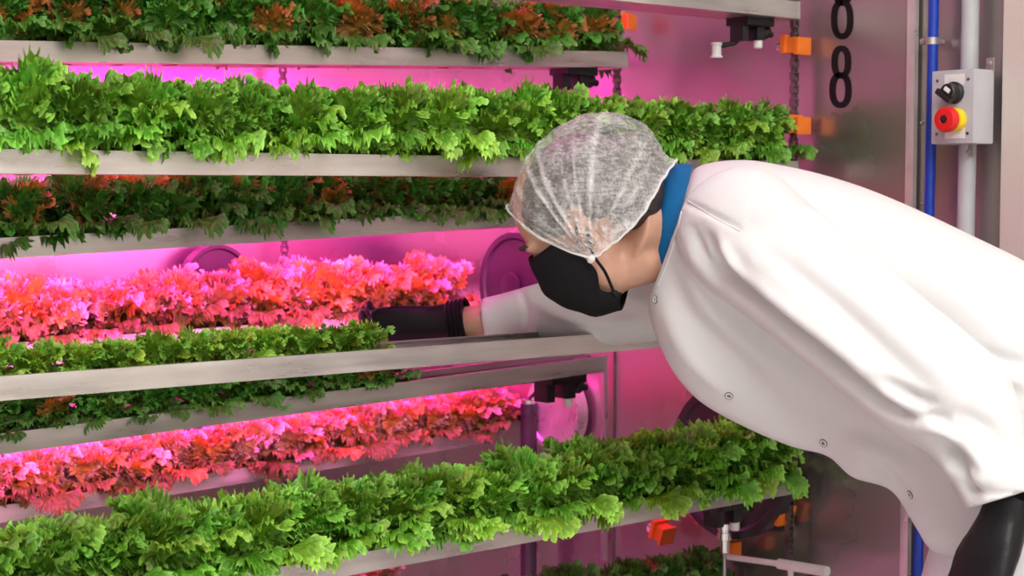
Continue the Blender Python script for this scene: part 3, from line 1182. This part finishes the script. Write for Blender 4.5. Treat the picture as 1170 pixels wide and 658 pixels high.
# coat -------------------------------------------------------------
st = [  # top px, bottom px, centre depth, half thickness, taper
    ((788, 200), (764, 322), 2.600, .080, .15),
    ((804, 189), (742, 346), 2.592, .120, .25),
    ((850, 184), (763, 408), 2.575, .165, .45),
    ((900, 192), (798, 454), 2.56, .175, .58),
    ((950, 205), (850, 486), 2.54, .172, .66),
    ((1000, 222), (905, 510), 2.52, .168, .70),
    ((1060, 246), (945, 521), 2.49, .165, .72),
    ((1112, 269), (974, 546), 2.46, .165, .72),
    ((1170, 297), (1018, 561), 2.43, .168, .70),
    ((1225, 330), (1046, 603), 2.41, .172, .66),
    ((1285, 372), (1066, 630), 2.39, .178, .6),
    ((1350, 440), (1112, 640), 2.375, .185, .36),
    ((1385, 530), (1150, 655), 2.37, .18, .32),
]
big = spl([(s_[0][0], s_[0][1], s_[2]) for s_ in st], 60)
bigB = spl([(s_[1][0], s_[1][1], s_[2]) for s_ in st], 60)
hh = spl([(s_[3], s_[4], 0) for s_ in st], 60)
rings = []
for i in range(60):
    T_, B_ = big[i], bigB[i]
    ring = []
    for k in range(72):
        a = 2 * PI * k / 72
        v = (1 - math.cos(a)) / 2
        x = T_.x + (B_.x - T_.x) * v
        y = T_.y + (B_.y - T_.y) * v
        sn = math.sin(a)
        dd = hh[i].x * math.copysign(abs(sn) ** .8, sn) * (1 - hh[i].y * v ** 1.4)
        ring.append(Q(x, y, T_.z - .02 * v - dd))
    rings.append(ring)
cb = MB()
cb.loft(rings)
# near sleeve
cl = spl([Q(838, 252, 2.47), Q(868, 282, 2.40), Q(960, 355, 2.31), Q(1050, 428, 2.24), Q(1098, 470, 2.215), Q(1128, 525, 2.195), Q(1145, 569, 2.185)], 26)
rd = [.088, .093, .095, .095, .094, .092, .090, .089, .088, .086, .085, .084, .084, .083, .082, .081, .078, .074, .069, .063, .060, .056, .053, .051, .050, .049]
cb.tube(cl, rd, 40)
ed = spl([Q(846, 298, 2.39), Q(893, 331, 2.325), Q(968, 391, 2.272), Q(1028, 440, 2.235), Q(1066, 455, 2.215)], 20)
cb.tube(ed, [.012, .018, .022, .025, .027, .028, .029, .029, .029, .029, .029, .029, .029, .029, .028, .027, .026, .024, .02, .014], 20)
# far sleeve
cr_ = spl([Q(835, 318, 2.72), Q(770, 338, 2.80), Q(690, 352, 2.88), Q(620, 356, 2.925), Q(556, 365, 2.95)], 22)
rd2 = [.088, .086, .083, .079, .076, .073, .071, .069, .068, .067, .066, .065, .063, .060, .057, .053, .049, .046, .043, .041, .040, .040]
cb.tube(cr_, rd2, 30)
me = remesh(cb, .005, 3)

# folds pressed into the cloth: (polyline px, width px, depth m; negative = crease)
folds = [
    ([(818, 300), (838, 322), (880, 356), (956, 416), (1015, 468), (1050, 482)], 7, -.022),
    ([(826, 290), (848, 312), (892, 344), (968, 402), (1025, 452), (1062, 468)], 9, .010),
    ([(1078, 512), (1092, 530), (1112, 566)], 7, -.016),
    ([(1062, 476), (1086, 490), (1112, 520), (1128, 545)], 8, .007),
    ([(1000, 428), (1040, 452), (1072, 462)], 7, -.010),
    ([(1052, 478), (1076, 482), (1096, 494)], 6, -.012),
    ([(790, 262), (800, 295), (826, 330)], 6, -.010),
    ([(806, 285), (826, 318), (850, 338)], 6, -.008),
    ([(778, 229), (812, 244), (846, 262)], 4, -.004),
    ([(800, 262), (822, 300), (850, 335)], 9, -.010),
    ([(822, 275), (838, 300), (858, 322)], 6, .006),
    ([(838, 296), (862, 330), (905, 372), (955, 420)], 10, -.010),
    ([(845, 318), (880, 345), (930, 395)], 12, .006),
    ([(842, 285), (900, 330), (985, 400), (1040, 452)], 16, .007),
    ([(880, 290), (950, 345), (1020, 412), (1075, 455)], 14, -.006),
    ([(905, 290), (990, 350), (1085, 425)], 20, .006),
    ([(845, 262), (920, 268), (1000, 300)], 16, -.005),
    ([(855, 238), (930, 248), (1010, 268)], 16, .005),
    ([(960, 300), (1050, 360), (1130, 420)], 18, -.005),
    ([(1040, 300), (1110, 345), (1180, 395)], 22, .006),
    ([(1085, 300), (1140, 345), (1190, 372)], 16, -.005),
    ([(1120, 400), (1150, 412), (1185, 418)], 8, -.006),
    ([(1110, 420), (1150, 432), (1180, 440)], 9, .007),
    ([(1020, 440), (1060, 470), (1090, 480)], 9, -.008),
    ([(1040, 482), (1075, 488), (1100, 500)], 10, .009),
    ([(1062, 500), (1085, 512), (1108, 530)], 8, -.008),
    ([(1075, 530), (1105, 545), (1130, 548)], 8, .006),
    ([(1090, 470), (1130, 490), (1160, 520)], 10, -.006),
    ([(1095, 555), (1120, 562), (1172, 566)], 4, -.004),
    ([(765, 300), (790, 360), (850, 420), (900, 470)], 14, -.007),
    ([(775, 275), (800, 340), (860, 400), (930, 452)], 16, .006),
    ([(758, 350), (790, 410), (840, 455)], 10, .005),
    ([(905, 440), (950, 480), (1010, 505), (1050, 520)], 14, -.006),
    ([(940, 470), (990, 510), (1030, 545)], 14, .006),
    ([(990, 520), (1020, 545), (1040, 580)], 8, -.005),
    ([(590, 322), (600, 345), (604, 382)], 5, -.004),
    ([(612, 330), (660, 345), (730, 360)], 8, -.006),
    ([(625, 322), (680, 325), (735, 345)], 8, .006),
    ([(610, 345), (650, 362), (720, 372)], 7, .005),
]
nv = len(me.vertices)
co_ = np.empty(nv * 3, dtype=np.float64)
me.vertices.foreach_get('co', co_)
co_ = co_.reshape(-1, 3)
nrm = np.empty(nv * 3, dtype=np.float64)
me.vertex_normals.foreach_get('vector', nrm)
nrm = nrm.reshape(-1, 3)
vv = co_ - np.array(CAM)
dpt = vv @ np.array(FW)
pxs = 585 + FPX * (vv @ np.array(RT)) / dpt
pys = 329 - FPX * (vv @ np.array(UP)) / dpt
fac = np.clip(-(nrm * (vv / np.linalg.norm(vv, axis=1)[:, None])).sum(1) * 2.2, 0, 1)
disp = np.zeros(nv)
for pl, wd, am in folds:
    pts = [(p_.x, p_.y) for p_ in spl([(x, y, 0) for x, y in pl], 14)]
    best = np.full(nv, 1e9)
    tb = np.zeros(nv)
    for i in range(len(pts) - 1):
        ax, ay = pts[i]
        bx, by = pts[i + 1][0] - ax, pts[i + 1][1] - ay
        t = np.clip(((pxs - ax) * bx + (pys - ay) * by) / (bx * bx + by * by), 0, 1)
        d2 = (pxs - ax - t * bx) ** 2 + (pys - ay - t * by) ** 2
        mm = d2 < best
        best[mm] = d2[mm]
        tb[mm] = (i + t[mm]) / (len(pts) - 1)
    far = (dpt > 2.68)
    isfar = pl[0][0] < 740 and pl[-1][0] < 745
    sel = far if isfar else ~far
    disp += 1.45 * am * np.exp(-best / wd ** 2) * np.sin(np.clip(tb, .04, .96) * PI) ** .6 * fac * sel
rngc = np.random.default_rng(5)
soft = np.zeros(nv)
for _ in range(10):
    kx = rngc.normal(0, 1, 3) * 11
    soft += np.sin(co_ @ kx + rngc.uniform(0, 6.28))
disp += soft * .0006
co_ += nrm * disp[:, None]
me.vertices.foreach_set('co', co_.ravel())
me.update()
bvh = BVHTree.FromPolygons([Vector(v) for v in co_], [tuple(p_.vertices) for p_ in me.polygons])
coat = mesh_obj('lab_coat', me, M['coat'], person)
coat['label'] = 'white lab coat'


def oncoat(px, py):
    h = bvh.ray_cast(CAM, ray(px, py).normalized())
    return (h[0], h[1]) if h[0] is not None else (None, None)


for px, py in ((749, 342), (833, 452), (941, 506), (1040, 565)):
    h, n_ = oncoat(px, py)
    if h is None:
        continue
    mb = MB()
    mb.lathe(h, n_, [(.0052, -.001), (.0052, .0016), (.0046, .0022), (.0034, .0022), (.003, .0008), (.0005, .0010)], 20)
    o = mb.build('snap_button', M['white'], coat)
    mb = MB()
    mb.lathe(h, n_, [(.0056, -.001), (.0064, .0), (.0064, .0012), (.0058, .0016), (.0052, .0010)], 20)
    mb.build('snap_ring', M['chain'], coat)
# collar seam and shoulder seam as thin stitched cords
for pl in ([(780, 226), (800, 238), (822, 252), (846, 264)], [(779, 205), (779, 240), (768, 285), (752, 326)]):
    pts = []
    for p_ in spl([(x, y, 0) for x, y in pl], 24):
        h, n_ = oncoat(p_.x, p_.y)
        if h is not None:
            pts.append(h + n_ * .0002)
    if len(pts) > 4:
        mb = MB()
        mb.tube(pts, .0011, 6)
        mb.build('seam', M['coat'], coat)

# trousers and shoes
tb_ = MB()
tb_.tube([hip + Vector((0, 0, .05)), hip.lerp(kneeL, .3) + Vector((0, -.03, 0)), kneeL, feet_l + Vector((0, 0, .08))], [.12, .098, .078, .07], 24)
tb_.tube([hip + Vector((0, 0, .05)), hip.lerp(kneeR, .3) + Vector((0, .03, 0)), kneeR, feet_r + Vector((0, 0, .08))], [.12, .10, .078, .07], 24)
tm = remesh(tb_, .008, 6)
tr = mesh_obj('trousers', tm, M['trouser'], person)
tr['label'] = 'white trousers'
for ft in (feet_l, feet_r):
    mb = MB()
    rr_ = spl([ft + Vector((.06, -.015, .05)), ft + Vector((.0, 0, .058)), ft + Vector((-.08, .02, .045)), ft + Vector((-.15, .04, .032)), ft + Vector((-.18, .048, .028))], 12)
    rings = []
    wds = [.028, .038, .042, .043, .044, .046, .048, .048, .046, .04, .03, .012]
    for p_, w_ in zip(rr_, wds):
        side = Vector((.2, .98, 0))
        rings.append([Vector((p_.x, p_.y, 0)) + side * math.cos(a) * w_ + Vector((0, 0, max(.0, p_.z * (1 + math.sin(a))))) for a in [2 * PI * k / 20 for k in range(20)]])
    mb.loft(rings)
    mb.build('shoe', M['shoe'], person)


def chain_pts(a, *ds):
    pts = [Vector(a)]
    for d in ds:
        pts.append(pts[-1] + d)
    return pts


def hand(wrist, fwd, side, nrm_, curl, spread, thumb_side, name, label, cuff_len, scale=1.):
    """gloved hand: palm block, five separate fingers of unequal length, rolled cuff"""
    hb_ = MB()
    f = fwd.normalized()
    s_ = (side - f * side.dot(f)).normalized()
    n_ = f.cross(s_)
    n_ = n_ if n_.dot(nrm_) > 0 else -n_
    k = scale
    w0 = Vector(wrist)
    # palm from flattened rings
    rings = []
    for t, hw, ht in ((-.055, .036, .032), (-.03, .034, .029), (0, .033, .026), (.03, .040, .024), (.06, .044, .021), (.088, .043, .017), (.100, .038, .012)):
        rings.append([w0 + f * t * k + s_ * math.cos(a) * hw * k + n_ * math.sin(a) * ht * k for a in [2 * PI * q / 24 for q in range(24)]])
    hb_.loft(rings)
    for i, (off, l, r) in enumerate(((.031, .072, .0098), (.011, .080, .0102), (-.010, .074, .0098), (-.030, .058, .0088))):
        root_ = w0 + f * (.082 - .006 * (i in (0, 3))) * k + s_ * off * thumb_side * k
        ang = curl[i]
        d = (f + s_ * off * thumb_side * spread).normalized()
        pts = [root_ - d * .02 * k]
        cur = root_
        pts.append(cur)
        tot = .15
        for j, fr in enumerate((.45, .30, .25)):
            tot += ang * (.75, 1.1, .8)[j]
            dd = d * math.cos(tot) - n_ * math.sin(tot)
            cur = cur + dd * l * fr * k
            pts.append(cur)
        pr = spl(pts, 13)
        hb_.tube(pr, [r * k * q for q in (1.05, 1.05, 1.05, 1.03, 1.08, 1.04, 1.0, .98, 1.03, .97, .92, .85, .62)], 12)
        hb_.ell(pr[-1], (r * .66 * k,) * 3, None, 10)
    # thumb leaves the side of the palm near its base
    b0 = w0 + f * .022 * k + s_ * .026 * thumb_side * k - n_ * .006 * k
    d1 = (f * .72 + s_ * thumb_side * .62 - n_ * .32).normalized()
    d2 = (f * .92 + s_ * thumb_side * .22 - n_ * .42).normalized()
    d3 = (f * .96 - n_ * .5).normalized()
    pr = spl([b0 - d1 * .01 * k, b0 + d1 * .038 * k, b0 + d1 * .038 * k + d2 * .032 * k, b0 + d1 * .038 * k + d2 * .032 * k + d3 * .025 * k], 10)
    hb_.tube(pr, [.0165 * k, .016 * k, .0148 * k, .0130 * k, .0122 * k, .0118 * k, .0115 * k, .0108 * k, .0095 * k, .0065 * k], 14)
    hb_.ell(pr[-1], (.0068 * k,) * 3, None, 10)
    m_e = remesh(hb_, .0032, 3)
    g = mesh_obj(name, m_e, M['glove'], person)
    g['label'] = label
    # rolled cuff with wrinkles
    cf = MB()
    rings = []
    for i in range(14):
        t = i / 13
        rad = .035 + .003 * t + .0022 * math.sin(i * 2.1)
        rings.append([w0 - f * (.03 + cuff_len * t) * k + (s_ * math.cos(a) * rad * 1.02 + n_ * math.sin(a) * rad * .93) * k for a in [2 * PI * q / 28 for q in range(28)]])
    inner = [[p_ + (w0 - f * .06 * k - p_).normalized() * .003 for p_ in rings[-1]]]
    cf.loft(rings + inner, cap=False)
    cf.build('glove_cuff', M['glove'], g)
    return g


# reaching hand: fingers point left and slightly down among the young lettuce
wh = Q(494, 371, 2.95)
fwdR = (Q(410, 381, 2.98) - wh)
hand(wh, fwdR, UP * .85 + FW * -.5, UP * .5 + FW * -.8, (.35, .38, .42, .46), 2.0, -1, 'glove', 'black nitrile glove reaching among young lettuce', .032, 1.06)
# resting hand on the near thigh, fingers downward
wl = Q(1146, 597, 2.18)
fwdL = (Q(1120, 656, 2.17) - wl)
hand(wl, fwdL, FW * .75 - RT * .5, RT * -.75 + UP * .3 - FW * .6, (.62, .66, .66, .7), 1.2, 1, 'glove', 'black nitrile glove hanging below the near sleeve', .012, 1.08)

# ------------------------------------------------------------------ room lamps


def ceiling_light(x, y, sx, sy, power, label):
    root = empty('ceiling_light', (x, y, ZC), label, 'ceiling light', 'ceiling light panels')
    mb = MB()
    mb.box((x, y, ZC - .02), (sx + .06, sy + .06, .04), None, .004)
    mb.build('frame', M['white'], root)
    mb = MB()
    mb.box((x, y, ZC - .0425), (sx, sy, .006))
    mb.build('diffuser', M['lamp'], root, smooth=False)
    ld = bpy.data.lights.new('panel_lamp', 'AREA')
    ld.shape = 'RECTANGLE'
    ld.size, ld.size_y = sx, sy
    ld.energy = power
    ld.color = (1, .98, .955)
    lo = bpy.data.objects.new('panel_lamp', ld)
    C.objects.link(lo)
    lo.parent = root
    lo.location = (0, 0, -.05)


ceiling_light(1.25, .75, 1.2, .6, 11, 'ceiling light panel over the aisle in front of the trays')
ceiling_light(.2, -.6, 1.2, .6, 62, 'ceiling light panel behind the aisle at left')
ceiling_light(1.7, -.7, 1.2, .6, 9, 'ceiling light panel by the beige wall')

wd = bpy.data.worlds.new('world')
S.world = wd
wd.use_nodes = True
wd.node_tree.nodes['Background'].inputs[0].default_value = (.5, .5, .55, 1)
wd.node_tree.nodes['Background'].inputs[1].default_value = .1
